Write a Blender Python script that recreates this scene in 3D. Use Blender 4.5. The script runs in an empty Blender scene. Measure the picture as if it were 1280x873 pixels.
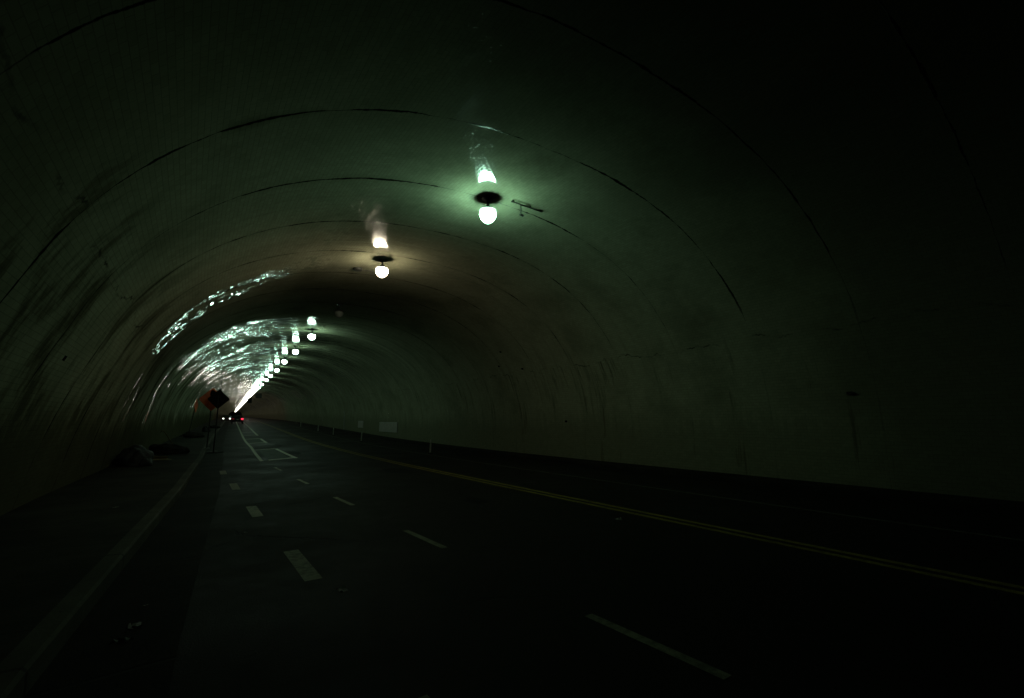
import bpy, bmesh, math, random
from mathutils import Vector, Matrix
random.seed(7)
sc = bpy.context.scene
C = sc.collection

# ------------------------------------------------------------------ tunnel axis
K = 1.15
HW, VH, SP, NP = 6.79*K, 5.40*K, .95*K, 2.26        # half width, arch height, springing height, superellipse power
S0, S1, DS = -36.0, 720.0, .1
AX = []
def _axis():
    n = int((S1-S0)/DS)+1
    x = y = z = 0.0
    for i in range(n):
        s = S0+i*DS
        t = min(max((s-1.9*K)/(40.2*K), 0), 1)
        ph = -.61+(-.5396+.61)*t
        gr = min(max((s-15)/30., 0), 1)*.019-min(max((s-95)/60., 0), 1)*.009
        x += math.sin(ph)*DS; y += math.cos(ph)*DS; z += gr*DS
        AX.append([x, y, z, ph])
    i0 = int(round(-S0/DS)); X, Y, Z, ph = AX[i0]
    for a in AX:
        a[0] += -X+5.15*K*math.cos(ph); a[1] += -Y-5.15*K*math.sin(ph); a[2] -= Z
_axis()
def frame(s):
    f = (s-S0)/DS; i = max(0, min(len(AX)-2, int(f))); t = f-i
    a, b = AX[i], AX[i+1]
    return [a[k]+(b[k]-a[k])*t for k in range(4)]
def P(s, o, h=0.0):
    x, y, z, ph = frame(s)
    return Vector((x+o*math.cos(ph), y-o*math.sin(ph), z+h))
def heading(s): return -frame(s)[3]
def crown(o): return SP+VH*max(0, 1-abs(o/HW)**NP)**(1/NP)
def interp(x, pts):
    if x <= pts[0][0]: return pts[0][1]
    for (a, b), (c, d) in zip(pts, pts[1:]):
        if x <= c: return b+(d-b)*(x-a)/(c-a)
    return pts[-1][1]

# ------------------------------------------------------------------ helpers
def tag(o, label=None, cat=None, group=None, kind=None):
    if label: o['label'] = label
    if cat: o['category'] = cat
    if group: o['group'] = group
    if kind: o['kind'] = kind
    return o
def link(name, bm, mat, parent=None, smooth=False):
    me = bpy.data.meshes.new(name); bm.to_mesh(me); bm.free()
    me.materials.append(mat)
    if smooth:
        for p in me.polygons: p.use_smooth = True
    o = bpy.data.objects.new(name, me); C.objects.link(o)
    if parent: o.parent = parent
    return o
def thing(name, loc, rz, label, cat, group=None):
    o = bpy.data.objects.new(name, None); C.objects.link(o)
    o.location = loc; o.rotation_euler = (0, 0, rz); o.empty_display_size = .2
    return tag(o, label, cat, group)
def copy_tree(o):
    r = o.copy(); C.objects.link(r)
    for ch in list(o.children):
        c = ch.copy(); C.objects.link(c); c.parent = r
        for g in list(ch.children):
            d = g.copy(); C.objects.link(d); d.parent = c
    return r
def box(bm, c, sz, bev=0.0, rot=None):
    m = bmesh.ops.create_cube(bm, size=1.0)
    M = Matrix.Translation(c) @ (rot or Matrix.Identity(4)) @ Matrix.Diagonal((*sz, 1))
    bmesh.ops.transform(bm, matrix=M, verts=m['verts'])
    if bev:
        vs = set(m['verts'])
        es = [e for e in bm.edges if e.verts[0] in vs and e.verts[1] in vs]
        bmesh.ops.bevel(bm, geom=es, offset=bev, segments=2, affect='EDGES', profile=.5)
def tube(bm, pts, r, n=8):
    pts = [Vector(p) for p in pts]; rings = []
    if not hasattr(r, '__len__'): r = [r]*len(pts)
    for i, p in enumerate(pts):
        d = (pts[min(i+1, len(pts)-1)]-pts[max(i-1, 0)]).normalized()
        u = d.cross(Vector((0, 0, 1)) if abs(d.z) < .9 else Vector((1, 0, 0))).normalized(); v = d.cross(u)
        rings.append([bm.verts.new(p+(u*math.cos(a)+v*math.sin(a))*r[i]) for a in [2*math.pi*k/n for k in range(n)]])
    for a, b in zip(rings, rings[1:]):
        for k in range(n): bm.faces.new((a[k], a[(k+1) % n], b[(k+1) % n], b[k]))
    bm.faces.new(rings[0][::-1]); bm.faces.new(rings[-1])
def lathe(bm, prof, n=20):
    rings = []
    for r, z in prof:
        if r < 1e-4: rings.append([bm.verts.new((0, 0, z))])
        else: rings.append([bm.verts.new((r*math.cos(2*math.pi*k/n), r*math.sin(2*math.pi*k/n), z)) for k in range(n)])
    for a, b in zip(rings, rings[1:]):
        for k in range(n):
            k2 = (k+1) % n
            if len(a) == 1: bm.faces.new((a[0], b[k2], b[k]))
            elif len(b) == 1: bm.faces.new((a[k], a[k2], b[0]))
            else: bm.faces.new((a[k], a[k2], b[k2], b[k]))
def extrude(bm, pts, t, axis):
    """polygon pts (Vectors) thickened by vector axis*t"""
    a = [bm.verts.new(p) for p in pts]; b = [bm.verts.new(p+axis*t) for p in pts]
    bm.faces.new(a); bm.faces.new(b[::-1]); n = len(a)
    for i in range(n): bm.faces.new((a[i], b[i], b[(i+1) % n], a[(i+1) % n]))
def sweep(bm, prof, ss, close=False):
    """prof(s) -> [(offset, height)...]; a sheet along the axis, UV = (across, along)"""
    uv = bm.loops.layers.uv.verify(); prev = None
    for s in ss:
        pr = prof(s); row = [(bm.verts.new(P(s, o, h)), 0) for o, h in pr]; u = 0; us = [0]
        for (a, b), (c, d) in zip(pr, pr[1:]): u += math.hypot(c-a, d-b); us.append(u)
        row = [(v[0], uu, s) for v, uu in zip(row, us)]
        if prev:
            for k in range(len(row)-1):
                f = bm.faces.new((prev[k][0], prev[k+1][0], row[k+1][0], row[k][0]))
                for l, q in zip(f.loops, (prev[k], prev[k+1], row[k+1], row[k])): l[uv].uv = (q[1], q[2])
        prev = row
def srange(a, b, d):
    n = max(1, int(round((b-a)/d))); return [a+(b-a)*i/n for i in range(n+1)]

# ------------------------------------------------------------------ materials
class NT:
    def __init__(s, name):
        s.m = bpy.data.materials.new(name); s.m.use_nodes = True
        s.t = s.m.node_tree; s.t.nodes.clear()
        s.out = s.n('ShaderNodeOutputMaterial')
    def n(s, typ, **kw):
        nd = s.t.nodes.new(typ)
        for k, v in kw.items(): setattr(nd, k, v)
        return nd
    def put(s, sock, v):
        if isinstance(v, bpy.types.NodeSocket): s.t.links.new(v, sock)
        elif v is not None: sock.default_value = v
    def math(s, op, a, b=None, c=None, clamp=False):
        nd = s.n('ShaderNodeMath', operation=op, use_clamp=clamp)
        for i, v in enumerate((a, b, c)): s.put(nd.inputs[i], v) if v is not None else None
        return nd.outputs[0]
    def mix(s, f, a, b):
        nd = s.n('ShaderNodeMix', data_type='RGBA'); s.put(nd.inputs[0], f); s.put(nd.inputs[6], a); s.put(nd.inputs[7], b)
        return nd.outputs[2]
    def ramp(s, v, lo, hi, a=0., b=1.):
        nd = s.n('ShaderNodeMapRange', clamp=True, interpolation_type='SMOOTHSTEP'); s.put(nd.inputs[0], v)
        for i, q in enumerate((lo, hi, a, b)): s.put(nd.inputs[i+1], q)
        return nd.outputs[0]
    def noise(s, vec, scale, detail=4, rough=.55):
        nd = s.n('ShaderNodeTexNoise'); s.put(nd.inputs['Vector'], vec); nd.inputs['Scale'].default_value = scale
        nd.inputs['Detail'].default_value = detail; nd.inputs['Roughness'].default_value = rough
        return nd.outputs['Fac']
    def vec(s, x, y, z=0.):
        nd = s.n('ShaderNodeCombineXYZ'); s.put(nd.inputs[0], x); s.put(nd.inputs[1], y); s.put(nd.inputs[2], z); return nd.outputs[0]
    def uv(s):
        nd = s.n('ShaderNodeTexCoord'); sp = s.n('ShaderNodeSeparateXYZ'); s.t.links.new(nd.outputs['UV'], sp.inputs[0])
        return sp.outputs[0], sp.outputs[1]
    def obj(s): return s.n('ShaderNodeTexCoord').outputs['Object']
    def bsdf(s, col, rough, metal=0., spec=.5, height=None, dist=1., strength=1., emit=None, es=0., normal=None):
        b = s.n('ShaderNodeBsdfPrincipled'); s.put(b.inputs['Base Color'], col); s.put(b.inputs['Roughness'], rough)
        s.put(b.inputs['Metallic'], metal); s.put(b.inputs['Specular IOR Level'], spec)
        if height is not None:
            bp = s.n('ShaderNodeBump'); bp.inputs['Strength'].default_value = strength; bp.inputs['Distance'].default_value = dist
            s.put(bp.inputs['Normal'], normal) if normal is not None else None
            s.t.links.new(height, bp.inputs['Height']); s.t.links.new(bp.outputs[0], b.inputs['Normal'])
        if emit: s.put(b.inputs['Emission Color'], emit); b.inputs['Emission Strength'].default_value = es
        s.t.links.new(b.outputs[0], s.out.inputs[0]); return s.m

def mottled(name, ca, cb, rough, scale=6., metal=0., spec=.5, bump=.004, emit=None, es=0.):
    t = NT(name); o = t.obj(); f = t.noise(o, scale, 5); f2 = t.noise(o, scale*7, 3)
    k = t.ramp(t.math('ADD', f, t.math('MULTIPLY', f2, .3)), .45, .85)
    return t.bsdf(t.mix(k, (*ca, 1), (*cb, 1)), rough, metal, spec, f2, bump, 1., emit, es)

def vault_mat():
    t = NT('glazed_tile_lining'); u, v = t.uv()      # u: metres round the arch from the crown, v: metres along
    TH, TL = .085, .17
    ru = t.math('DIVIDE', u, TH); row = t.math('FLOOR', ru); fu = t.math('FRACT', ru)
    rv = t.math('ADD', t.math('DIVIDE', v, TL), t.math('MULTIPLY', t.math('MODULO', t.math('ABSOLUTE', row), 2), .5))
    col = t.math('FLOOR', rv); fv = t.math('FRACT', rv)
    wn = t.n('ShaderNodeTexWhiteNoise', noise_dimensions='2D'); t.put(wn.inputs['Vector'], t.vec(row, col))
    sp = t.n('ShaderNodeSeparateColor'); t.put(sp.inputs[0], wn.outputs['Color'])
    r1, r2, r3 = sp.outputs[0], sp.outputs[1], sp.outputs[2]
    eu = t.math('MINIMUM', fu, t.math('SUBTRACT', 1, fu)); ev = t.math('MULTIPLY', t.math('MINIMUM', fv, t.math('SUBTRACT', 1, fv)), 2.)
    e = t.math('MINIMUM', eu, ev); grout = t.ramp(e, .03, .075, 1., 0.)
    V2 = t.vec(u, v)
    # dirt: wide clouds, streaks that run down the wall, soot near the road
    cloud = t.noise(t.vec(u, v, 3.1), .45, 6, .6)
    streak = t.noise(t.vec(t.math('MULTIPLY', u, .16), t.math('MULTIPLY', v, 1.7), 7.7), 1.5, 6, .68)
    fine = t.noise(V2, 6., 5, .6)
    au = t.math('ABSOLUTE', u)
    low = t.ramp(au, 6.5, 10.2)                                            # towards the foot of the wall
    g1 = t.ramp(streak, .50, .72); g1 = t.math('MULTIPLY', g1, t.math('ADD', .20, t.math('MULTIPLY', low, .55)))
    g2 = t.math('MULTIPLY', t.ramp(cloud, .42, .75), .45)
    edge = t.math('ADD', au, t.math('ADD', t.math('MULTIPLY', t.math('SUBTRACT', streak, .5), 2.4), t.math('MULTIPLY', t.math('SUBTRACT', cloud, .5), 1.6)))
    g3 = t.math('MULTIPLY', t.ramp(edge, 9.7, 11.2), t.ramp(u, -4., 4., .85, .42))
    # ring joints every 2.61 m: a ragged crack, wide and sooty here and there
    wob = t.math('MULTIPLY', t.math('SUBTRACT', t.noise(V2, 1.3, 5, .65), .5), .10)
    jv = t.math('DIVIDE', t.math('SUBTRACT', t.math('ADD', v, wob), 4.15-2.61/2), 2.61)
    jd = t.math('MULTIPLY', t.math('ABSOLUTE', t.math('SUBTRACT', t.math('FRACT', jv), .5)), 2.61)
    jid = t.math('FLOOR', jv)
    jn = t.noise(t.vec(t.math('MULTIPLY', u, .8), t.math('MULTIPLY', jid, 7.3), 1.), 1., 5, .7)
    w = t.math('ADD', .008, t.math('MULTIPLY', t.ramp(jn, .42, .72), .05)); w = t.math('MULTIPLY', w, t.ramp(u, 2., 6., 1., .6))
    crack = t.math('SUBTRACT', 1, t.ramp(t.math('DIVIDE', jd, w), .55, 1.25)); crack = t.math('MULTIPLY', crack, t.math('MULTIPLY', t.ramp(jn, .28, .5), t.ramp(u, 6.6, 8.4, 1., .2)))
    jn2 = t.noise(t.vec(t.math('MULTIPLY', u, .35), t.math('MULTIPLY', jid, 3.7), 5.), 1., 3, .6)
    side = t.math('ADD', .30, t.math('MULTIPLY', t.ramp(t.math('MULTIPLY', u, -1.), 2.5, 8.), .5)); side = t.math('MULTIPLY', side, t.ramp(u, 3., 7., 1., .55))
    soot = t.math('MULTIPLY', t.math('MULTIPLY', t.math('SUBTRACT', 1, t.ramp(jd, .0, t.math('ADD', .12, t.math('MULTIPLY', jn2, .35)))), t.ramp(jn2, .38, .62)), side)
    # the level crack with its drips about 3 m up
    lw = t.math('ADD', t.math('MULTIPLY', t.math('SUBTRACT', t.noise(t.vec(0., v, 2.), .55, 5, .7), .5), 1.0), t.math('SUBTRACT', au, 8.25))
    lc = t.math('MULTIPLY', t.math('SUBTRACT', 1, t.ramp(t.math('ABSOLUTE', lw), .008, .035)), t.math('MULTIPLY', t.ramp(t.noise(t.vec(2., v, 9.), 1.1, 4, .7), .46, .65), .75))
    drip = t.math('MULTIPLY', t.math('MULTIPLY', t.ramp(lw, -.02, .03), t.ramp(lw, .5, 1.6, 1., 0.)), t.ramp(t.noise(t.vec(t.math('MULTIPLY', u, .3), t.math('MULTIPLY', v, 4.), 4.), 1.4, 5, .65), .52, .68))
    drip = t.math('MULTIPLY', drip, t.math('MULTIPLY', t.ramp(t.noise(t.vec(5., v, 9.), .25, 2), .45, .6), .8))
    # missing tiles
    chip = t.math('MULTIPLY', t.ramp(r3, .99984, .99988), t.ramp(au, 6., 7.))
    g4 = t.math('MULTIPLY', t.ramp(t.math('ADD', v, t.math('MULTIPLY', t.math('SUBTRACT', cloud, .5), 6.)), 3., 9., 1., 0.), .62)  # near end of the bore darkened in the tile colour, as painted shade
    # smoke stains on the left wall
    st2 = t.noise(t.vec(t.math('MULTIPLY', u, .45), t.math('MULTIPLY', v, 1.1), 11.), .9, 6, .68)
    g5 = t.math('MULTIPLY', t.math('MULTIPLY', t.ramp(st2, .44, .62), t.ramp(u, -9., -5.5, 1., 0.)), .85)
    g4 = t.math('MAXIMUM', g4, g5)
    dirt_and_shade = t.math('MAXIMUM', t.math('MAXIMUM', t.math('MAXIMUM', g1, g4), g2), t.math('MAXIMUM', g3, t.math('MAXIMUM', soot, drip)))
    tile = t.mix(t.math('MULTIPLY', r3, .55), (.27, .28, .195, 1), (.21, .22, .15, 1))
    tile = t.mix(t.ramp(fine, .45, .8, 0., .25), tile, (.15, .145, .10, 1))
    c = t.mix(t.math('MULTIPLY', grout, .38), tile, (.06, .06, .048, 1))
    c = t.mix(dirt_and_shade, c, (.042, .038, .020, 1))
    c = t.mix(t.math('MAXIMUM', t.math('MAXIMUM', crack, lc), chip), c, (.008, .008, .007, 1))
    # gloss: a sooty near end, a wiped stretch, then a dull stretch with a slanting start
    wv = t.math('ADD', v, t.math('MULTIPLY', t.math('SUBTRACT', cloud, .5), 3.))
    slant = t.math('SUBTRACT', wv, t.math('MULTIPLY', t.math('MAXIMUM', t.math('MULTIPLY', u, -1.), 0.), .55))
    d1 = t.math('MULTIPLY', t.ramp(slant, 15.4, 16.0), t.ramp(wv, 23., 28., 1., 0.))
    near = t.math('MULTIPLY', t.ramp(slant, 13.0, 14.2, 1., 0.), t.ramp(au, 3.0, 4.2))
    wiped = t.math('MULTIPLY', t.ramp(slant, 13.2, 14.2), t.math('MULTIPLY', t.ramp(slant, 15.3, 15.9, 1., 0.), t.ramp(u, -8.6, -7.8)))
    lowdull = t.math('MULTIPLY', t.ramp(au, 6., 9.5), t.ramp(v, 22., 26., .38, .27))
    sooty = t.math('SUBTRACT', t.math('MULTIPLY', t.math('MAXIMUM', t.math('MAXIMUM', d1, near), lowdull), .30), t.math('MULTIPLY', t.math('MAXIMUM', wiped, t.math('MULTIPLY', t.ramp(wv, 11., 13., 1., 0.), t.ramp(au, 2.2, 3.2, 1., 0.))), .25))
    band = t.noise(t.vec(t.math('MULTIPLY', u, .10), t.math('MULTIPLY', v, 2.2), 4.4), 1.7, 5, .75)
    patch = t.math('ADD', t.math('MULTIPLY', band, .65), t.math('MULTIPLY', cloud, .35))
    sooty = t.math('ADD', sooty, t.math('MULTIPLY', t.math('ADD', t.ramp(v, 24., 32.), t.ramp(v, 45., 90., 0., .75)), t.ramp(u, -4., -2.5, .055, 0.)))
    dull = t.math('MAXIMUM', t.math('MAXIMUM', t.ramp(t.math('ADD', patch, sooty), .48, .54), t.math('MULTIPLY', grout, .5)), t.math('MAXIMUM', t.math('MAXIMUM', soot, drip), t.math('MAXIMUM', crack, g3)))
    lumps = t.ramp(t.noise(V2, 1.1, 4, .7), .47, .52)
    dull = t.math('MAXIMUM', dull, t.math('MULTIPLY', t.math('MAXIMUM', t.math('MULTIPLY', t.ramp(r3, .55, .62), t.ramp(v, 24., 28., 1., 0.)), t.math('MULTIPLY', lumps, wiped)), t.ramp(au, 2., 3.)))
    rough = t.math('ADD', t.math('ADD', .022, t.math('MULTIPLY', r3, .02)), t.math('MULTIPLY', dull, .30))
    spec = t.math('SUBTRACT', .5, t.math('MULTIPLY', dull, .9)); spec = t.math('MAXIMUM', spec, 0.); spec = t.math('MULTIPLY', spec, t.math('SUBTRACT', 1, t.math('MULTIPLY', t.ramp(v, 24., 34., 0., .72), t.ramp(u, -4.5, -2.5, 1., 0.))))
    # each tile leans a little; joints recessed; the lining waves gently
    tilt = t.math('ADD', t.math('MULTIPLY', t.math('MULTIPLY', t.math('SUBTRACT', r1, .5), fu), t.math('ADD', t.ramp(au, 2., 5., TH*.007, TH*.03), t.math('MULTIPLY', wiped, TH*.08))), t.math('MULTIPLY', t.math('MULTIPLY', t.math('SUBTRACT', r2, .5), fv), TL*.003))
    # on the left haunch the tile faces do not follow the arch: flatter and flatter with distance, uneven from section to section
    qs = t.n('ShaderNodeTexWhiteNoise', noise_dimensions='1D'); t.put(qs.inputs['W'], t.math('FLOOR', t.math('DIVIDE', t.math('SUBTRACT', v, 4.15), .87)))
    base = t.math('MULTIPLY_ADD', t.ramp(u, -8., -4.5), .06, t.math('ADD', .19, t.ramp(v, 18., 50., 0., .17)))
    jit = t.math('ADD', t.math('MULTIPLY', t.math('SUBTRACT', t.noise(t.vec(t.math('MULTIPLY', u, 1.1), t.math('MULTIPLY', v, .6), 6.), 1., 3, .6), .5), .45),
                 t.math('MULTIPLY', t.math('SUBTRACT', qs.outputs['Value'], .5), .16))
    jit = t.math('ADD', jit, t.math('MULTIPLY', t.math('SUBTRACT', r1, .5), .10))
    su = t.math('MULTIPLY', t.math('ADD', base, jit), t.math('MULTIPLY', t.ramp(u, -4.6, -2.0, 1., 0.), t.ramp(v, 10., 13.)))
    tg = t.n('ShaderNodeTangent', direction_type='UV_MAP', uv_map='lining'); ge = t.n('ShaderNodeNewGeometry')
    vm = t.n('ShaderNodeVectorMath', operation='SCALE'); t.put(vm.inputs[0], tg.outputs[0]); t.put(vm.inputs['Scale'], su)
    va = t.n('ShaderNodeVectorMath', operation='ADD'); t.put(va.inputs[0], ge.outputs['Normal']); t.put(va.inputs[1], vm.outputs[0])
    vn = t.n('ShaderNodeVectorMath', operation='NORMALIZE'); t.put(vn.inputs[0], va.outputs[0])
    # the courses were set by eye: the face rolls gently along the bore, nearly alike all round the arch
    wave = t.math('MULTIPLY', t.noise(t.vec(t.math('MULTIPLY', u, .22), t.math('MULTIPLY', v, 1.5), 2.2), 1., 3, .6), t.ramp(au, 2., 4., .0008, .0018))
    # each ring section, and each lift within it, was cast at its own slight tilt
    for pitch, amp, sd in ((2.61, .011, 3.3), (.52, .007, 8.1)):
        q = t.math('DIVIDE', t.math('SUBTRACT', v, 4.15), pitch)
        wq = t.n('ShaderNodeTexWhiteNoise', noise_dimensions='2D'); t.put(wq.inputs['Vector'], t.vec(t.math('FLOOR', q), sd))
        wave = t.math('ADD', wave, t.math('MULTIPLY', t.math('MULTIPLY', t.math('SUBTRACT', wq.outputs['Value'], .5), t.math('SUBTRACT', t.math('FRACT', q), .5)), t.ramp(au, 2., 4., pitch*amp*.08, pitch*amp)))
    wave = t.math('ADD', wave, t.math('MULTIPLY', t.noise(t.vec(t.math('MULTIPLY', u, 1.3), t.math('MULTIPLY', v, .25)), 1., 3, .6), t.ramp(au, 2., 5., .0008, .008)))
    h = t.math('ADD', t.math('ADD', tilt, wave), t.math('MULTIPLY', t.math('MAXIMUM', t.math('MULTIPLY', grout, .15), crack), -.0015))
    return t.bsdf(c, rough, 0., spec, h, 1., 1., normal=vn.outputs[0])

def asphalt_mat():
    t = NT('worn_asphalt'); o = t.obj()
    a = t.noise(o, .35, 6, .6); b = t.noise(o, 60., 4, .7); c = t.noise(o, 3., 5, .6)
    k = t.ramp(t.math('ADD', a, t.math('MULTIPLY', c, .4)), .5, .95)
    col = t.mix(k, (.012, .0118, .0095, 1), (.020, .0195, .0158, 1))
    col = t.mix(t.ramp(b, .55, .8, 0., .5), col, (.030, .029, .024, 1))
    u, v = t.uv()
    vor = t.n('ShaderNodeTexVoronoi', feature='DISTANCE_TO_EDGE'); t.put(vor.inputs['Vector'], t.n('ShaderNodeTexCoord').outputs['Object']); vor.inputs['Scale'].default_value = .35
    w2 = t.math('ADD', vor.outputs['Distance'], t.math('MULTIPLY', t.math('SUBTRACT', c, .5), .12))
    cr = t.math('MULTIPLY', t.math('SUBTRACT', 1, t.ramp(t.math('ABSOLUTE', w2), .0, .012)), t.ramp(a, .45, .6))
    col = t.mix(cr, col, (.012, .012, .011, 1))
    r = t.math('ADD', .60, t.math('MULTIPLY', k, .25))
    return t.bsdf(col, r, 0., .025, t.math('ADD', b, t.math('MULTIPLY', cr, -1.)), .006, 1.)
def concrete_mat(name, ca, cb, joint):
    t = NT(name); u, v = t.uv(); o = t.obj()
    a = t.noise(o, .8, 6, .62); b = t.noise(o, 25., 4, .65)
    col = t.mix(t.ramp(a, .38, .7), (*ca, 1), (*cb, 1)); col = t.mix(t.ramp(b, .5, .8, 0., .4), col, (.022, .021, .017, 1))
    j = t.math('ABSOLUTE', t.math('SUBTRACT', t.math('FRACT', t.math('DIVIDE', v, joint)), .5))
    jl = t.math('SUBTRACT', 1, t.ramp(j, .004, .010)); col = t.mix(t.math('MULTIPLY', jl, .7), col, (.02, .02, .018, 1))
    return t.bsdf(col, .8, 0., .02, t.math('ADD', b, t.math('MULTIPLY', jl, -1.)), .004, 1.)
def paint_mat(name, col, worn=.5):
    t = NT(name); o = t.obj(); a = t.noise(o, 14., 5, .7); b = t.noise(o, 2., 4, .6)
    k = t.ramp(t.math('ADD', a, t.math('MULTIPLY', b, .5)), .62, .95, 0., worn)
    return t.bsdf(t.mix(k, (*col, 1), (.022, .021, .017, 1)), .7, 0., .02, a, .003, 1.)
def emit_mat(name, col, strength, bulb=False):
    t = NT(name); e = t.n('ShaderNodeEmission')
    if bulb:      # opal globe, brightest round the bulb, weaker at the thick bottom
        sp = t.n('ShaderNodeSeparateXYZ'); t.t.links.new(t.obj(), sp.inputs[0])
        t.t.links.new(t.ramp(sp.outputs[2], -.65, -.47, strength*.10, strength), e.inputs[1])
    e.inputs[0].default_value = (*col, 1)
    if not bulb: e.inputs[1].default_value = strength
    t.t.links.new(e.outputs[0], t.out.inputs[0]); return t.m

M_TILE = vault_mat(); M_ASPH = asphalt_mat()
M_WALK = concrete_mat('sidewalk_concrete', (.024, .024, .019), (.044, .043, .034), 1.5)
M_KERB = concrete_mat('kerb_concrete', (.052, .051, .040), (.085, .083, .065), 3.0)
M_GUT = concrete_mat('gutter_concrete', (.015, .0146, .0118), (.025, .0245, .020), 3.0)
M_GROUND = mottled('dark_earth', (.06, .055, .045), (.10, .09, .07), .9, .3)
M_WHITE = paint_mat('white_road_paint', (.17, .17, .12), .6)
M_BOX = paint_mat('white_buffer_paint', (.48, .48, .38), .5)
M_YEL = paint_mat('yellow_road_paint', (.18, .14, .03), .6)
M_THIN = paint_mat('faded_white_paint', (.10, .10, .08), .85)
M_GREEN = paint_mat('worn_green_paint', (.016, .032, .012), .6)
M_BLOTCH = mottled('blotch_black', (.008, .008, .008), (.012, .012, .011), .8, 8, 0, .02)
M_IRON = mottled('painted_iron', (.022, .023, .020), (.045, .044, .038), .55, 12, .3)
M_STEEL = mottled('galvanised_steel', (.20, .20, .19), (.32, .32, .30), .45, 9, .7)
M_BLACK = mottled('black_plastic_sheet', (.012, .012, .013), (.028, .027, .026), .5, 9, 0, .4, .02)
M_CLOTH = mottled('dark_cloth', (.014, .014, .012), (.035, .032, .026), .9, 7, 0, .2, .03)
M_CARD = mottled('dirty_cardboard', (.20, .15, .07), (.11, .085, .045), .85, 5)
M_PAPER = mottled('pale_litter', (.11, .11, .09), (.07, .07, .055), .7, 20)
M_ORANGE = mottled('orange_sign_sheeting', (.72, .10, .012), (.50, .065, .009), .45, 4)
M_SIGNBLK = mottled('black_sign_paint', (.012, .011, .010), (.022, .02, .018), .6, 10, 0, .06)
M_PANEL = mottled('pale_grey_sign', (.24, .24, .20), (.17, .17, .14), .5, 4)
M_WHPLAS = mottled('white_plastic', (.36, .36, .32), (.22, .22, .19), .5, 12)
M_CARDK = mottled('dark_car_paint', (.012, .013, .016), (.018, .019, .022), .25, 2, .2, .5, .0005)
M_CARRED = mottled('dark_red_car_paint', (.05, .008, .008), (.06, .010, .009), .25, 2, .2, .5, .0005)
M_GLASS = mottled('dark_window_glass', (.006, .007, .008), (.010, .011, .012), .06, 2, 0, .5, .0003)
M_TYRE = mottled('tyre_rubber', (.012, .012, .012), (.022, .022, .021), .8, 12)
M_RIM = mottled('wheel_alloy', (.30, .30, .30), (.22, .22, .22), .35, 9, .8)
M_HEAD = emit_mat('headlight_beam', (1., .95, .82), 9.)
M_TAIL = emit_mat('lit_tail_lamp', (1., .02, .05), 4.5)
M_TAILD = mottled('dim_tail_lens', (.10, .006, .012), (.07, .005, .010), .3, 10, emit=(1., .02, .06, 1), es=.10)
GL = 152.
M_LAMP_G = emit_mat('lamp_green_white', (.50, 1., .70), GL*.93, True)
M_LAMP_W = emit_mat('lamp_warm', (1., .86, .60), GL*.66, True)
M_LAMP_C = emit_mat('lamp_cool_green', (.60, 1., .74), GL*.85, True)
M_LAMP_P = emit_mat('lamp_pink_white', (1., .92, .76), GL*.8, True)
M_OPAL = mottled('unlit_opal_glass', (.30, .30, .27), (.20, .20, .18), .2, 6)

# ------------------------------------------------------------------ the setting
def curb_o(s): return interp(s, [(-36, -8.2), (-10, -7.3), (4.3, -6.62), (9, -6.27), (14, -5.92), (25, -5.47), (45, -5.25), (300, -5.2)])
WALK_H, LW, RW = .15, -9.2, 8.3
R_KERB = 7.05
SS = srange(S0+.2, 150., 1.3)+srange(150., S1-.2, 5.2)[1:]

bm = bmesh.new(); g = 700.
vs = [bm.verts.new((x, y, -1.2)) for x, y in ((-g, -g), (g, -g), (g, g), (-g, g))]; bm.faces.new(vs)
tag(link('ground', bm, M_GROUND), kind='structure')

bm = bmesh.new(); sweep(bm, lambda s: [(curb_o(s)+.80, 0.), (-3, .02), (1.2, .03), (4, .02), (R_KERB, 0.)], SS)
road = tag(link('road', bm, M_ASPH), kind='structure')
bm = bmesh.new(); sweep(bm, lambda s: [(curb_o(s), -.03), (curb_o(s)+.80, .004), (curb_o(s)+.80, -.1)], SS)
tag(link('gutter', bm, M_GUT), kind='structure')
bm = bmesh.new(); sweep(bm, lambda s: [(curb_o(s)-.17, WALK_H-.1), (curb_o(s)-.17, WALK_H+.006), (curb_o(s)-.025, WALK_H), (curb_o(s), WALK_H-.025), (curb_o(s)+.01, -.1)], SS)
tag(link('kerb', bm, M_KERB), kind='structure')
bm = bmesh.new(); sweep(bm, lambda s: [(LW, WALK_H+.03), (curb_o(s)-.175, WALK_H)], SS)
tag(link('sidewalk', bm, M_WALK), kind='structure')
bm = bmesh.new(); sweep(bm, lambda s: [(R_KERB, -.1), (R_KERB, WALK_H-.02), (R_KERB+.03, WALK_H), (R_KERB+.17, WALK_H+.003), (RW, WALK_H+.02)], SS)
tag(link('far_walkway', bm, M_GUT), kind='structure')

def road_h(o): return interp(o, [(-5, 0), (-3, .02), (1.2, .03), (4, .02), (R_KERB, 0)])
def strip(name, mat, s0, s1, o0, o1, w, lift=.005, parent=road, d=1.3):
    """a painted line of width w from (s0,o0) to (s1,o1)"""
    bm = bmesh.new()
    def pr(s):
        o = o0+(o1-o0)*(s-s0)/(s1-s0)
        return [(o-w/2, road_h(o-w/2)+lift), (o+w/2, road_h(o+w/2)+lift)]
    sweep(bm, pr, srange(s0, s1, d)); return link(name, bm, mat, parent)
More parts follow.
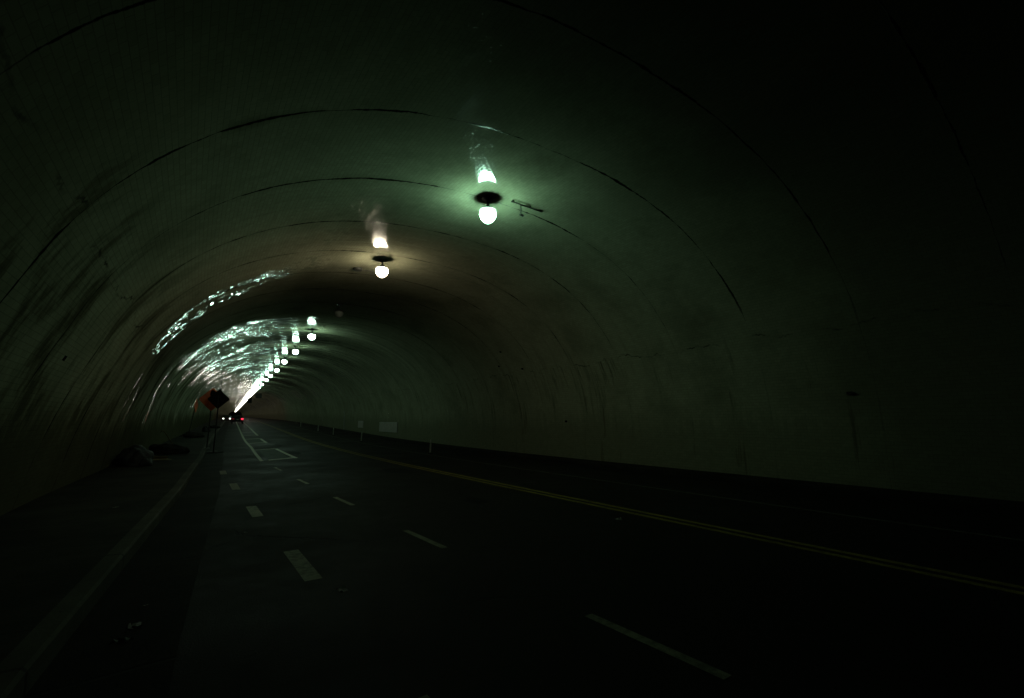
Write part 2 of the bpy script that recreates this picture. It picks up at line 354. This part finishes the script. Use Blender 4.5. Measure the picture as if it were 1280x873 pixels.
# centre line: two yellow stripes are one marking
bm = bmesh.new()
for o in (1.10, 1.34): sweep(bm, lambda s: [(o-.06, road_h(o)+.005), (o+.06, road_h(o)+.005)], srange(-20, 700, 1.3))
link('double_yellow_line', bm, M_YEL, road)
strip('edge_line', M_THIN, -20, 700, 4.22, 4.22, .11)
for a in (-6.0, -2.0, 2.0, 6.0, 10.0, 14.05, 18.3):
    o = interp(a, [(2, -2.75), (20, -3.2)]); strip('lane_dash', M_WHITE, a, a+1.28, o, o-.05, .095)
for a, l in ((-2.6, 1.4), (1.6, 1.4), (5.70, 1.40), (9.9, 1.25), (14.0, 1.45), (18.2, 1.3)):
    o = interp(a, [(5, -4.575), (10, -4.69), (15, -4.78), (19, -4.9)]); strip('bike_lane_dash', M_WHITE, a, a+l, o, o, .185)
strip('buffer_line', M_BOX, 22.8, 33, -3.34, -3.08, .14); strip('buffer_line', M_BOX, 33, 120, -3.08, -3.2, .15)
for a, b in ((23.7, 31.3), (38.2, 44.2), (50, 110)): strip('buffer_line', M_BOX, a, b, -1.86, -1.9, .17)
def bar(s0, sl, o0, o1, w):
    bm = bmesh.new(); pts = []
    for s, o in ((s0, o0), (s0+sl, o1), (s0+sl+w, o1), (s0+w, o0)): pts.append(bm.verts.new(P(s, o, road_h(o)+.006)))
    bm.faces.new(pts); link('buffer_bar', bm, M_BOX, road)
for s in (23.0, 30.4, 37.6, 43.6, 50., 57.): bar(s, .8, -3.05, -1.96, .34)
for a, b in ((23.9, 30.7), (38.5, 44.)): strip('green_panel', M_GREEN, a, b, -2.5, -2.5, 1.0, .004)
def blotch(name, mat, s, o, ls, lo, h, parent=None, n=18):
    bm = bmesh.new(); pts = []
    for k in range(n):
        a = 2*math.pi*k/n; r = random.uniform(.65, 1.)
        pts.append(bm.verts.new(P(s+ls*math.cos(a)*r, o+lo*math.sin(a)*r, h)))
    bm.faces.new(pts[::-1]); return link(name, bm, mat, parent)
for s, o, a, b in ((27.2, -1.43, 1.7, .35), (35.1, -1.4, 1.5, .3), (41.7, -1.6, 1.6, .25), (16., .2, 1.2, .5), (9., -.6, .5, .3)):
    blotch('dark_blotch', M_BLOTCH, s, o, a, b, road_h(o)+.004, road)  # flat irregular dark blotches just above the asphalt

# the lining
def left_flare(s, h):
    return .62*max(0., 1-h/3.2)**1.3*interp(s, [(14, 1), (30, .25), (48, 0)])
NA = 72
def vault_profile(s):
    pts = [(HW*1.0, -.3)]
    for k in range(NA+1):
        a = math.pi*k/NA; c, sn = math.cos(a), math.sin(a)
        o = HW*math.copysign(abs(c)**(2/NP), c); h = SP+VH*abs(sn)**(2/NP)
        pts.append((o, h))
    pts.append((-HW, -.3))
    return [(o-(left_flare(s, max(h, 0)) if o < 0 else 0), h) for o, h in pts]
bm = bmesh.new(); uvl = bm.loops.layers.uv.new('lining'); prev = None
for s in srange(S0, 150., 2.61/3)+srange(150., S1, 2.61)[1:]:
    pr = vault_profile(s); arc = [0.]
    for (a, b), (c, d) in zip(pr, pr[1:]): arc.append(arc[-1]+math.hypot(c-a, d-b))
    mid = arc[NA//2+1]
    row = [(bm.verts.new(P(s, o, h)), mid-a, s) for (o, h), a in zip(pr, arc)]
    if prev:
        for k in range(len(row)-1):
            f = bm.faces.new((prev[k][0], row[k][0], row[k+1][0], prev[k+1][0])); f.smooth = True
            for l, q in zip(f.loops, (prev[k], row[k], row[k+1], prev[k+1])): l[uvl].uv = (q[1], q[2])
    prev = row
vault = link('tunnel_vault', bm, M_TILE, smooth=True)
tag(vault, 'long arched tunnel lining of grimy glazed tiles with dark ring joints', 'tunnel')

# ------------------------------------------------------------------ ceiling lamps
def make_lamp(mat):
    r = thing('ceiling_lamp', (0, 0, 0), 0, 'x', 'lamp')
    bm = bmesh.new(); lathe(bm, [(0, 0.04), (.15, .04), (.15, -.02), (.12, -.05), (.0, -.05)], 20); link('canopy', bm, M_IRON, r, True)
    bm = bmesh.new(); lathe(bm, [(0, -.05), (.032, -.05), (.032, -.25), (0, -.25)], 12); link('stem', bm, M_IRON, r, True)
    bm = bmesh.new(); lathe(bm, [(0, -.24), (.07, -.24), (.12, -.28), (.215, -.335), (.225, -.35), (.215, -.355), (.11, -.30), (0, -.29)], 24); link('hood', bm, M_IRON, r, True)
    bm = bmesh.new(); lathe(bm, [(0, -.335), (.12, -.34), (.172, -.37), (.198, -.41), (.205, -.45), (.196, -.50), (.168, -.57), (.125, -.625), (.07, -.665), (0, -.68)], 24); link('globe', bm, mat, r, True)
    return r
LAMPS = [  # s, offset, material, lit, label
    (9.3, -.20, M_LAMP_G, 'largest glowing greenish globe lamp, hanging nearest on the tunnel ceiling'),
    (15.1, -.96, M_LAMP_W, 'glowing warm yellowish globe lamp, second along the tunnel ceiling'),
    (22.6, -.62, M_OPAL, 'unlit dark globe lamp in the black stretch of ceiling after the warm lamp'),
    (30.3, -.53, M_LAMP_C, 'green glowing globe lamp, first beyond the dark stretch of ceiling'),
    (38.5, -.40, M_LAMP_C, 'green glowing globe lamp, second beyond the dark stretch of ceiling'),
    (47.0, -.36, M_LAMP_C, 'green glowing globe lamp, third beyond the dark stretch of ceiling'),
    (57.5, -.22, M_LAMP_C, 'green glowing globe lamp, fourth beyond the dark stretch of ceiling'),
    (67.3, -.24, M_LAMP_C, 'green glowing globe lamp, fifth beyond the dark stretch of ceiling'),
    (76.7, -.18, M_LAMP_C, 'green glowing globe lamp, sixth beyond the dark stretch of ceiling'),
    (90.1, -.10, M_LAMP_C, 'green glowing globe lamp, seventh beyond the dark stretch, just before the merging far ones')]
s = 101.
while s < 705:
    LAMPS.append((s, -.05, M_LAMP_P if s > 128 else M_LAMP_C, 'tiny glowing lamp in the bright run at the far end of the ceiling')); s += 8.6
protos = {}
for s, o, mat, lab in LAMPS:
    if mat.name in protos: r = copy_tree(protos[mat.name])
    else: r = protos[mat.name] = make_lamp(mat)
    r.location = P(s, o, crown(o)); r.rotation_euler = (0, 0, heading(s))
    tag(r, lab, 'lamp', 'lamps hanging along the tunnel ceiling')

# pipe with a hooked drop next to the first lamp
r = thing('ceiling_pipe', P(9.02, .82, 7.27), heading(9.0), 'thin dark pipe with a short hooked drop arm on the ceiling beside the nearest lamp', 'pipe')
bm = bmesh.new(); tube(bm, [(-.50, 0, -.028), (.5, 0, -.050)], .021); link('pipe', bm, M_IRON, r)
bm = bmesh.new()
bm.free()
for x in (-.44, .1, .44):
    bm = bmesh.new(); box(bm, (x, 0, -.01), (.05, .035, .07), .004); link('clamp', bm, M_IRON, r)
bm = bmesh.new(); tube(bm, [(-.21, 0, -.03), (-.20, 0, -.20), (-.215, .0, -.31)], .017)
tube(bm, [(-.235, 0, -.31), (-.13, 0, -.325)], .032); link('drop_arm', bm, M_IRON, r)
# junction box left of the warm lamp
r = thing('junction_box', P(16.5, -1.42, crown(-1.42)), heading(16.5), 'small dark junction box on the ceiling left of the warm lamp', 'junction box')
bm = bmesh.new(); lathe(bm, [(0, .03), (.17, .03), (.17, -.06), (.14, -.09), (0, -.09)], 18); link('housing', bm, M_IRON, r, True)
bm = bmesh.new(); tube(bm, [(.15, 0, -.03), (.62, 0, -.02)], .014); link('conduit', bm, M_IRON, r)

# dark boxes hanging far down the tunnel
def hang(s, o, drop, w, h, label):
    r = thing('hanging_signal', P(s, o, crown(o)), heading(s), label, 'signal', 'signals hanging from the tunnel ceiling')
    bm = bmesh.new(); tube(bm, [(0, 0, .03), (0, 0, -drop)], .04); link('hanger_rod', bm, M_IRON, r)
    bm = bmesh.new(); box(bm, (0, 0, -drop-h/2), (w, .3, h), .05); link('housing', bm, M_SIGNBLK, r)
    bm = bmesh.new(); box(bm, (0, -.22, -drop+.03), (w*.95, .22, .05), .012); link('visor', bm, M_SIGNBLK, r)
hang(92., -.35, 2.0, .95, .75, 'dark wide signal box hanging on a rod right of the far lamps')
hang(118., -1.0, 2.1, .9, 1.1, 'smaller dark signal box hanging farthest down the bright ceiling')

# ------------------------------------------------------------------ signs on the left sidewalk
def diamond(bm, c, half, t, rz=0., rad=.06):
    u = Vector((math.cos(rz), math.sin(rz), 0)); w = Vector((0, 0, 1)); n = Vector((-math.sin(rz), math.cos(rz), 0))
    pts = []
    cor = [u*half, w*half, -u*half, -w*half]
    for i, p in enumerate(cor):
        a = (cor[i-1]-p).normalized(); b = (cor[(i+1) % 4]-p).normalized()
        pts += [Vector(c)+p+a*rad, Vector(c)+p+(a+b)*rad*.35, Vector(c)+p+b*rad]
    extrude(bm, pts, t, n)
r = thing('warning_sign', P(31.2, -5.38, WALK_H), heading(31.2), 'orange diamond warning sign on a thin post, partly hidden by the black one', 'sign', 'diamond signs on posts along the left sidewalk')
bm = bmesh.new(); tube(bm, [(0, .04, 0), (0, .04, 3.35)], .035); link('post', bm, M_IRON, r)
bm = bmesh.new(); diamond(bm, (0, -.02, 2.72), .66, .012, .12); pn = link('sign_panel', bm, M_ORANGE, r)
bm = bmesh.new(); u = Vector((math.cos(.12), math.sin(.12), 0))
extrude(bm, [Vector((0, -.026, 2.72))+u*a+Vector((0, 0, b)) for a, b in ((-.08, .52), (.05, .52), (.52, .05), (.52, -.05), (.18, -.36), (.05, .02), (-.14, .26))], .004, Vector((-math.sin(.12), math.cos(.12), 0)))
link('black_symbol', bm, M_SIGNBLK, pn)
for z in (2.45, 3.0):
    bm = bmesh.new(); box(bm, (0, .015, z), (.10, .03, .05), .005); link('bracket', bm, M_IRON, r)
bm = bmesh.new(); box(bm, (0, .04, .015), (.26, .26, .03), .006); link('base_plate', bm, M_STEEL, r)

r = thing('warning_sign', P(29.3, -4.98, 0.), heading(29.3), 'black backed diamond sign with a thin leaning rod above it, nearest the road', 'sign', 'diamond signs on posts along the left sidewalk')
r.location = P(29.6, -5.06, 0.)
bm = bmesh.new(); tube(bm, [(0, .03, 0), (0, .03, 3.4)], .03); link('post', bm, M_IRON, r)
bm = bmesh.new(); diamond(bm, (-.02, -.02, 2.84), .53, .012, -.05); link('sign_panel', bm, M_SIGNBLK, r)
bm = bmesh.new(); tube(bm, [(.1, .05, 2.9), (.03, .05, 3.7), (-.07, .05, 4.55)], [.022, .018, .012]); link('leaning_rod', bm, M_IRON, r)
bm = bmesh.new(); box(bm, (0, .0, 2.72), (.10, .04, .7), .005); link('bracket', bm, M_IRON, r)
bm = bmesh.new()
for a in (0, math.pi/2): box(bm, (0, .03, .03), (1.0, .06, .045), .006, Matrix.Rotation(a+.4, 4, 'Z'))
link('cross_foot', bm, M_IRON, r)

r = thing('warning_sign', P(47.0, -6.95, WALK_H), heading(47.), 'orange diamond sign seen edge on, on a leaning stand against the left wall', 'sign', 'diamond signs on posts along the left sidewalk')
bm = bmesh.new(); tube(bm, [(-.10, 0, .1), (.16, 0, 2.7)], .035); link('post', bm, M_IRON, r)
bm = bmesh.new(); diamond(bm, (.20, 0, 2.55), .60, .02, 1.40); link('sign_panel', bm, M_ORANGE, r)
bm = bmesh.new()
for a in (.5, 1.6, 2.7, 3.9): tube(bm, [(-.10, 0, .25), (-.10+.75*math.cos(a), .75*math.sin(a), .02)], .025)
link('stand_leg', bm, M_IRON, r)

# ------------------------------------------------------------------ bundles on the left sidewalk
def lump(name, s, o, sx, sy, sz, seed, mat, label, cat, parts=()):
    rnd = random.Random(seed)
    root = thing(name, P(s, o, WALK_H), heading(s), label, cat, 'dark bundles left along the tunnel wall')
    bm = bmesh.new(); bmesh.ops.create_icosphere(bm, subdivisions=4, radius=1.)
    off = Vector((rnd.uniform(0, 50), rnd.uniform(0, 50), rnd.uniform(0, 50)))
    from mathutils import noise as mn
    for v in bm.verts:
        p = v.co.copy(); d = 1+.30*mn.noise(p*1.4+off)+.14*mn.noise(p*3.6+off)+.07*abs(mn.noise(p*8+off))
        q = p*d; z = max(q.z, -.45)
        if z < 0: q.x *= 1.05; q.y *= 1.05
        v.co = (q.x*sx, q.y*sy, (z+.45)/1.45*sz)
    link('bag', bm, mat, root, True)
    for k, (dx, dy, dz, r, m2) in enumerate(parts):
        bm = bmesh.new(); bmesh.ops.create_icosphere(bm, subdivisions=3, radius=1.)
        for v in bm.verts:
            p = v.co.copy(); d = 1+.32*mn.noise(p*1.6+off*(k+2))+.12*mn.noise(p*5+off); q = p*d
            v.co = (dx+q.x*r, dy+q.y*r*.8, max(0.01, dz+q.z*r*.7))
        link('bundle', bm, m2, root, True)
    return root
lump('trash_bag', 21.3, -7.52, .46, .42, .66, 1, M_BLACK, 'big bulging black bag heaped at the left wall, nearest of the bundles', 'bag', [(.33, -.25, .12, .24, M_BLACK), (-.38, .2, .14, .22, M_CLOTH)])
lump('bedding_roll', 27.4, -6.86, .66, .36, .46, 2, M_CLOTH, 'long low dark roll of bedding on the sidewalk behind the big bag', 'bedding', [(-.55, .3, .3, .25, M_CLOTH), (.5, .12, .2, .22, M_CLOTH)])
lump('clothes_heap', 45.6, -6.62, .74, .5, .42, 3, M_CLOTH, 'flat dark heap of clothes at the foot of the edge on sign', 'heap', [(-.3, .0, .3, .26, M_CLOTH)])
lump('sack', 57.2, -6.25, .30, .3, .62, 4, M_BLACK, 'small upright dark sack behind the sign posts', 'sack', [(.28, -.1, .1, .15, M_BLACK)])
lump('blanket_pile', 69.0, -5.80, .55, .35, .36, 5, M_CLOTH, 'farthest low dark pile of blankets on the sidewalk', 'pile', [(.4, .1, .12, .2, M_CLOTH)])
# flattened cardboard between the two nearest bundles
bm = bmesh.new(); box(bm, (0, 0, .02), (.75, .5, .012), .002); box(bm, (.1, .18, .075), (.5, .02, .12), .002, Matrix.Rotation(.5, 4, 'X'))
o = link('cardboard_sheet', bm, M_CARD); o.location = P(23.6, -6.95, WALK_H+.02); o.rotation_euler = (.03, .02, heading(23.6)+.4)
tag(o, 'flattened brown cardboard lying between the two nearest dark bundles', 'cardboard')
bm = bmesh.new(); tube(bm, [(0, 0, .30), (-.42, .1, .95)], .018); tube(bm, [(-.42, .1, .95), (-.50, .12, .97), (-.56, .13, .90)], .018)
o = link('walking_stick', bm, M_CARD); o.location = P(27.9, -6.75, WALK_H+.1); o.rotation_euler = (0, 0, heading(27.9))
tag(o, 'pale hooked stick poking up out of the bedding roll', 'stick')

# ------------------------------------------------------------------ right side
def make_post():
    r = thing('delineator_post', (0, 0, 0), 0, 'x', 'bollard')
    bm = bmesh.new(); lathe(bm, [(0, .05), (.05, .05), (.045, .12), (.042, .70), (.035, .73), (0, .735)], 14); link('tube', bm, M_WHPLAS, r, True)
    bm = bmesh.new(); lathe(bm, [(0, 0), (.13, 0), (.13, .025), (.07, .055), (0, .055)], 16); link('base', bm, M_SIGNBLK, r, True)
    bm = bmesh.new(); lathe(bm, [(.044, .50), (.0455, .505), (.0455, .58), (.044, .585)], 14); link('reflective_band', bm, M_PANEL, r, True)
    return r
proto = make_post()
PL = ['white plastic post at the far lane edge, nearest and largest of the row', 'white plastic post on the far lane edge below the small white wall sign',
      'white plastic post on the far lane edge, third from the nearest', 'white plastic post on the far lane edge, fourth from the nearest',
      'white plastic post on the far lane edge, farthest of the row']
for (s, o), lab in zip(((23.3, 4.62), (37.2, 4.62), (48.5, 4.62), (58., 4.62), (74., 4.62)), PL):
    q = proto if lab is PL[0] else copy_tree(proto)
    q.location = P(s, o, road_h(o)); q.rotation_euler = (random.uniform(-.03, .03), random.uniform(-.03, .03), heading(s)); tag(q, lab, 'bollard', 'plastic posts along the far lane')
def wall_box(name, s0, s1, h0, h1, mat, label, cat, t=.03):
    sm = (s0+s1)/2; r = thing(name, P(sm, HW-.02, (h0+h1)/2), heading(sm), label, cat)
    w = s1-s0; h = h1-h0
    bm = bmesh.new(); box(bm, (-t/2-.015, 0, 0), (t, w, h), .008); pn = link('panel', bm, mat, r)
    bm = bmesh.new()
    for y, z, a, b in ((0, h/2, w+.06, .05), (0, -h/2, w+.06, .05), (w/2, 0, .05, h-.05), (-w/2, 0, .05, h-.05)): box(bm, (-t/2-.012, y, z), (t+.02, a, b), .006)
    link('frame', bm, M_STEEL, r); return r
wall_box('wall_sign', 49.8, 52.0, .70, 1.35, M_PANEL, 'small pale square sign on the right tunnel wall', 'sign')
wall_box('wall_panel', 38.2, 43.4, .62, 1.42, M_PANEL, 'large pale rectangular panel on the right tunnel wall', 'panel')
r = thing('wall_niche_box', P(4.72, 7.69, 2.42), heading(4.72), 'small black open box on the right wall, halfway along it', 'box')
bm = bmesh.new(); box(bm, (-.02, 0, 0), (.07, .13, .07), .01); link('housing', bm, M_SIGNBLK, r)
bm = bmesh.new(); box(bm, (-.035, -.09, -.005), (.05, .06, .035), .008); link('spout', bm, M_SIGNBLK, r)
bm = bmesh.new(); tube(bm, [(-.05, 0, -.1), (-.05, 0, 1.9), (-.16, 0, 2.3)], .05)
for z in (.35, 1.1, 1.8): box(bm, (-.03, 0, z), (.05, .16, .05), .006)
o = link('drain_pipe', bm, M_STEEL); o.location = P(59.4, HW-.01, .1); o.rotation_euler = (0, 0, heading(59.4)); tag(o, 'thin vertical drain pipe on the right wall beyond the small sign', 'pipe')

# ------------------------------------------------------------------ litter
def scrap(s, o, h, size, label, seed):
    rnd = random.Random(seed); bm = bmesh.new(); n = 5; g = {}
    for i in range(n):
        for j in range(n):
            g[i, j] = bm.verts.new(((i/(n-1)-.5)*size*1.6+rnd.uniform(-.1, .1)*size, (j/(n-1)-.5)*size+rnd.uniform(-.1, .1)*size, abs(rnd.gauss(0, .16))*size))
    for i in range(n-1):
        for j in range(n-1): bm.faces.new((g[i, j], g[i+1, j], g[i+1, j+1], g[i, j+1]))
    q = link('paper_scrap', bm, M_PAPER); q.location = P(s, o, h); q.rotation_euler = (0, 0, rnd.uniform(0, 6)); tag(q, label, 'litter', 'litter on the road and sidewalk')
scrap(5.2, -4.42, .008, .08, 'pale crumpled scrap on the asphalt right of the nearest wide dash', 1)
scrap(5.9, .46, .03, .08, 'pale scrap lying just left of the double yellow line', 2)
scrap(5.9, -6.05, -.02, .06, 'topmost pale scrap of the litter lying in the near gutter', 3)
scrap(5.4, -6.10, -.02, .09, 'larger crumpled scrap in the near gutter, middle of the litter', 4)
scrap(5.1, -6.16, -.02, .08, 'lowest pale scrap of the litter in the near gutter', 5)
scrap(31.0, -4.95, .0, .16, 'pale scraps by the foot of the black sign', 6)
scrap(8.6, -5.0, .01, .05, 'tiny pale flake beside the second wide dash', 7)
scrap(11.3, -6.85, WALK_H+.02, .06, 'tiny pale flake in the middle of the dark sidewalk', 8)

# ------------------------------------------------------------------ cars
def make_car(s, o, rz, paint, label, lit_front):
    root = thing('car', P(s, o, .02), rz, label, 'car')
    W = .9
    side = [(-2.2, .35), (-2.25, .62), (-2.15, .92), (-1.5, 1.0), (-.95, 1.38), (-.6, 1.46), (.55, 1.45), (.9, 1.36), (1.7, .98), (2.2, .85), (2.28, .55), (2.2, .30)]
    bm = bmesh.new(); n = len(side); rows = []
    for x, inset in ((-W, .10), (-W+.05, .02), (0, 0), (W-.05, .02), (W, .10)):
        row = []
        for y, z in side:
            xx = x*(1-.22*max(0, z-.95)/.5); row.append(bm.verts.new((xx, y*(1-inset*.15), z-(inset*.3 if z > 1 else 0))))
        rows.append(row)
    for a, b in zip(rows, rows[1:]):
        for k in range(n): bm.faces.new((a[k], a[(k+1) % n], b[(k+1) % n], b[k]))
    bm.faces.new(rows[0]); bm.faces.new(rows[-1][::-1])
    bmesh.ops.recalc_face_normals(bm, faces=bm.faces)
    body = link('body', bm, paint, root, False)
    def win(name, pts):
        bm = bmesh.new(); p = [Vector(q) for q in pts]; nn = (p[1]-p[0]).cross(p[2]-p[0]).normalized(); extrude(bm, p, .012, nn); link(name, bm, M_GLASS, body)
    win('rear_window', [(-.66, -1.47, 1.03), (.66, -1.47, 1.03), (.56, -1.0, 1.37), (-.56, -1.0, 1.37)])
    win('windscreen', [(.66, 1.62, 1.03), (-.66, 1.62, 1.03), (-.56, .97, 1.35), (.56, .97, 1.35)])
    for sx in (-1, 1):
        q = [(sx*.875, -1.2, 1.02), (sx*.875, 1.2, 1.02), (sx*.795, .65, 1.36), (sx*.795, -.8, 1.36)]
        win('side_window', q if sx > 0 else q[::-1])
        for y in (-1.4, 1.4):
            bm = bmesh.new(); lathe(bm, [(.18, -.11), (.30, -.11), (.325, -.08), (.325, .08), (.30, .11), (.18, .11)], 24)
            w = link('wheel', bm, M_TYRE, root, True); w.location = (sx*.80, y, .325); w.rotation_euler = (0, math.pi/2, 0)
            bm = bmesh.new(); lathe(bm, [(0, -.09), (.185, -.10), (.185, .10), (0, .09)], 18); link('rim', bm, M_RIM, w)
        bm = bmesh.new(); box(bm, (sx*.98, .75, 1.05), (.2, .1, .13), .03); link('mirror', bm, paint, root)
        bm = bmesh.new(); bmesh.ops.create_uvsphere(bm, u_segments=14, v_segments=8, radius=1.)
        bmesh.ops.transform(bm, matrix=Matrix.Translation((sx*.58, 2.22, .68)) @ Matrix.Diagonal((.12, .06, .085, 1)), verts=bm.verts)
        link('headlight', bm, M_HEAD if lit_front else M_GLASS, root, True)
        bm = bmesh.new(); bmesh.ops.create_uvsphere(bm, u_segments=14, v_segments=8, radius=1.)
        bmesh.ops.transform(bm, matrix=Matrix.Translation((sx*.70, -2.2, .82)) @ Matrix.Diagonal((.17, .07, .12, 1)), verts=bm.verts)
        link('tail_lamp', bm, (M_TAIL if (sx > 0 and not lit_front) else M_TAILD), root, True)
    for y, z in ((-2.26, .5), (2.27, .45)):
        bm = bmesh.new(); box(bm, (0, y, z), (1.5, .1, .17), .03); link('bumper', bm, M_SIGNBLK, root)
    bm = bmesh.new(); box(bm, (0, -2.25, .72), (.34, .02, .14), .004); link('number_plate', bm, M_PANEL, root)
    return root
make_car(98., -3.14, heading(98.), M_CARDK, 'dark car driving away with a bright red right tail lamp', False)
make_car(114., -4.92, heading(114.)+math.pi, M_CARRED, 'dark oncoming car with two small white headlights', True)

# ------------------------------------------------------------------ world, camera, render
w = bpy.data.worlds.new('World'); sc.world = w; w.use_nodes = True
nt = w.node_tree; bg = nt.nodes.get('Background') or nt.nodes.new('ShaderNodeBackground')
sky = nt.nodes.new('ShaderNodeTexSky'); sky.sky_type = 'NISHITA'; sky.sun_disc = False
sky.sun_elevation = math.radians(2); sky.sun_rotation = math.radians(200)
nt.links.new(sky.outputs[0], bg.inputs[0]); bg.inputs[1].default_value = .0004
cam = bpy.data.cameras.new('camera'); co = bpy.data.objects.new('camera', cam); C.objects.link(co)
FPX = 578.; th = math.atan((526.9-426.5)/FPX)
cam.sensor_width = 36.; cam.lens = FPX/1280*36.; cam.shift_y = -10/1280.
cam.clip_start = .05; cam.clip_end = 3000
co.location = (0, 0, 1.5*K); co.rotation_euler = (math.pi/2+th, 0, 0)
sc.camera = co
sc.render.engine = 'CYCLES'
cy = sc.cycles
cy.max_bounces = 6; cy.diffuse_bounces = 4; cy.glossy_bounces = 4; cy.caustics_reflective = False; cy.caustics_refractive = False
cy.sample_clamp_indirect = 12.; cy.use_denoising = True
try: cy.denoiser = 'OPENIMAGEDENOISE'
except Exception: pass
vs = sc.view_settings; vs.view_transform = 'Standard'; vs.look = 'None'; vs.exposure = 0.; vs.gamma = 1.
try: vs.use_curve_mapping = False
except Exception: pass
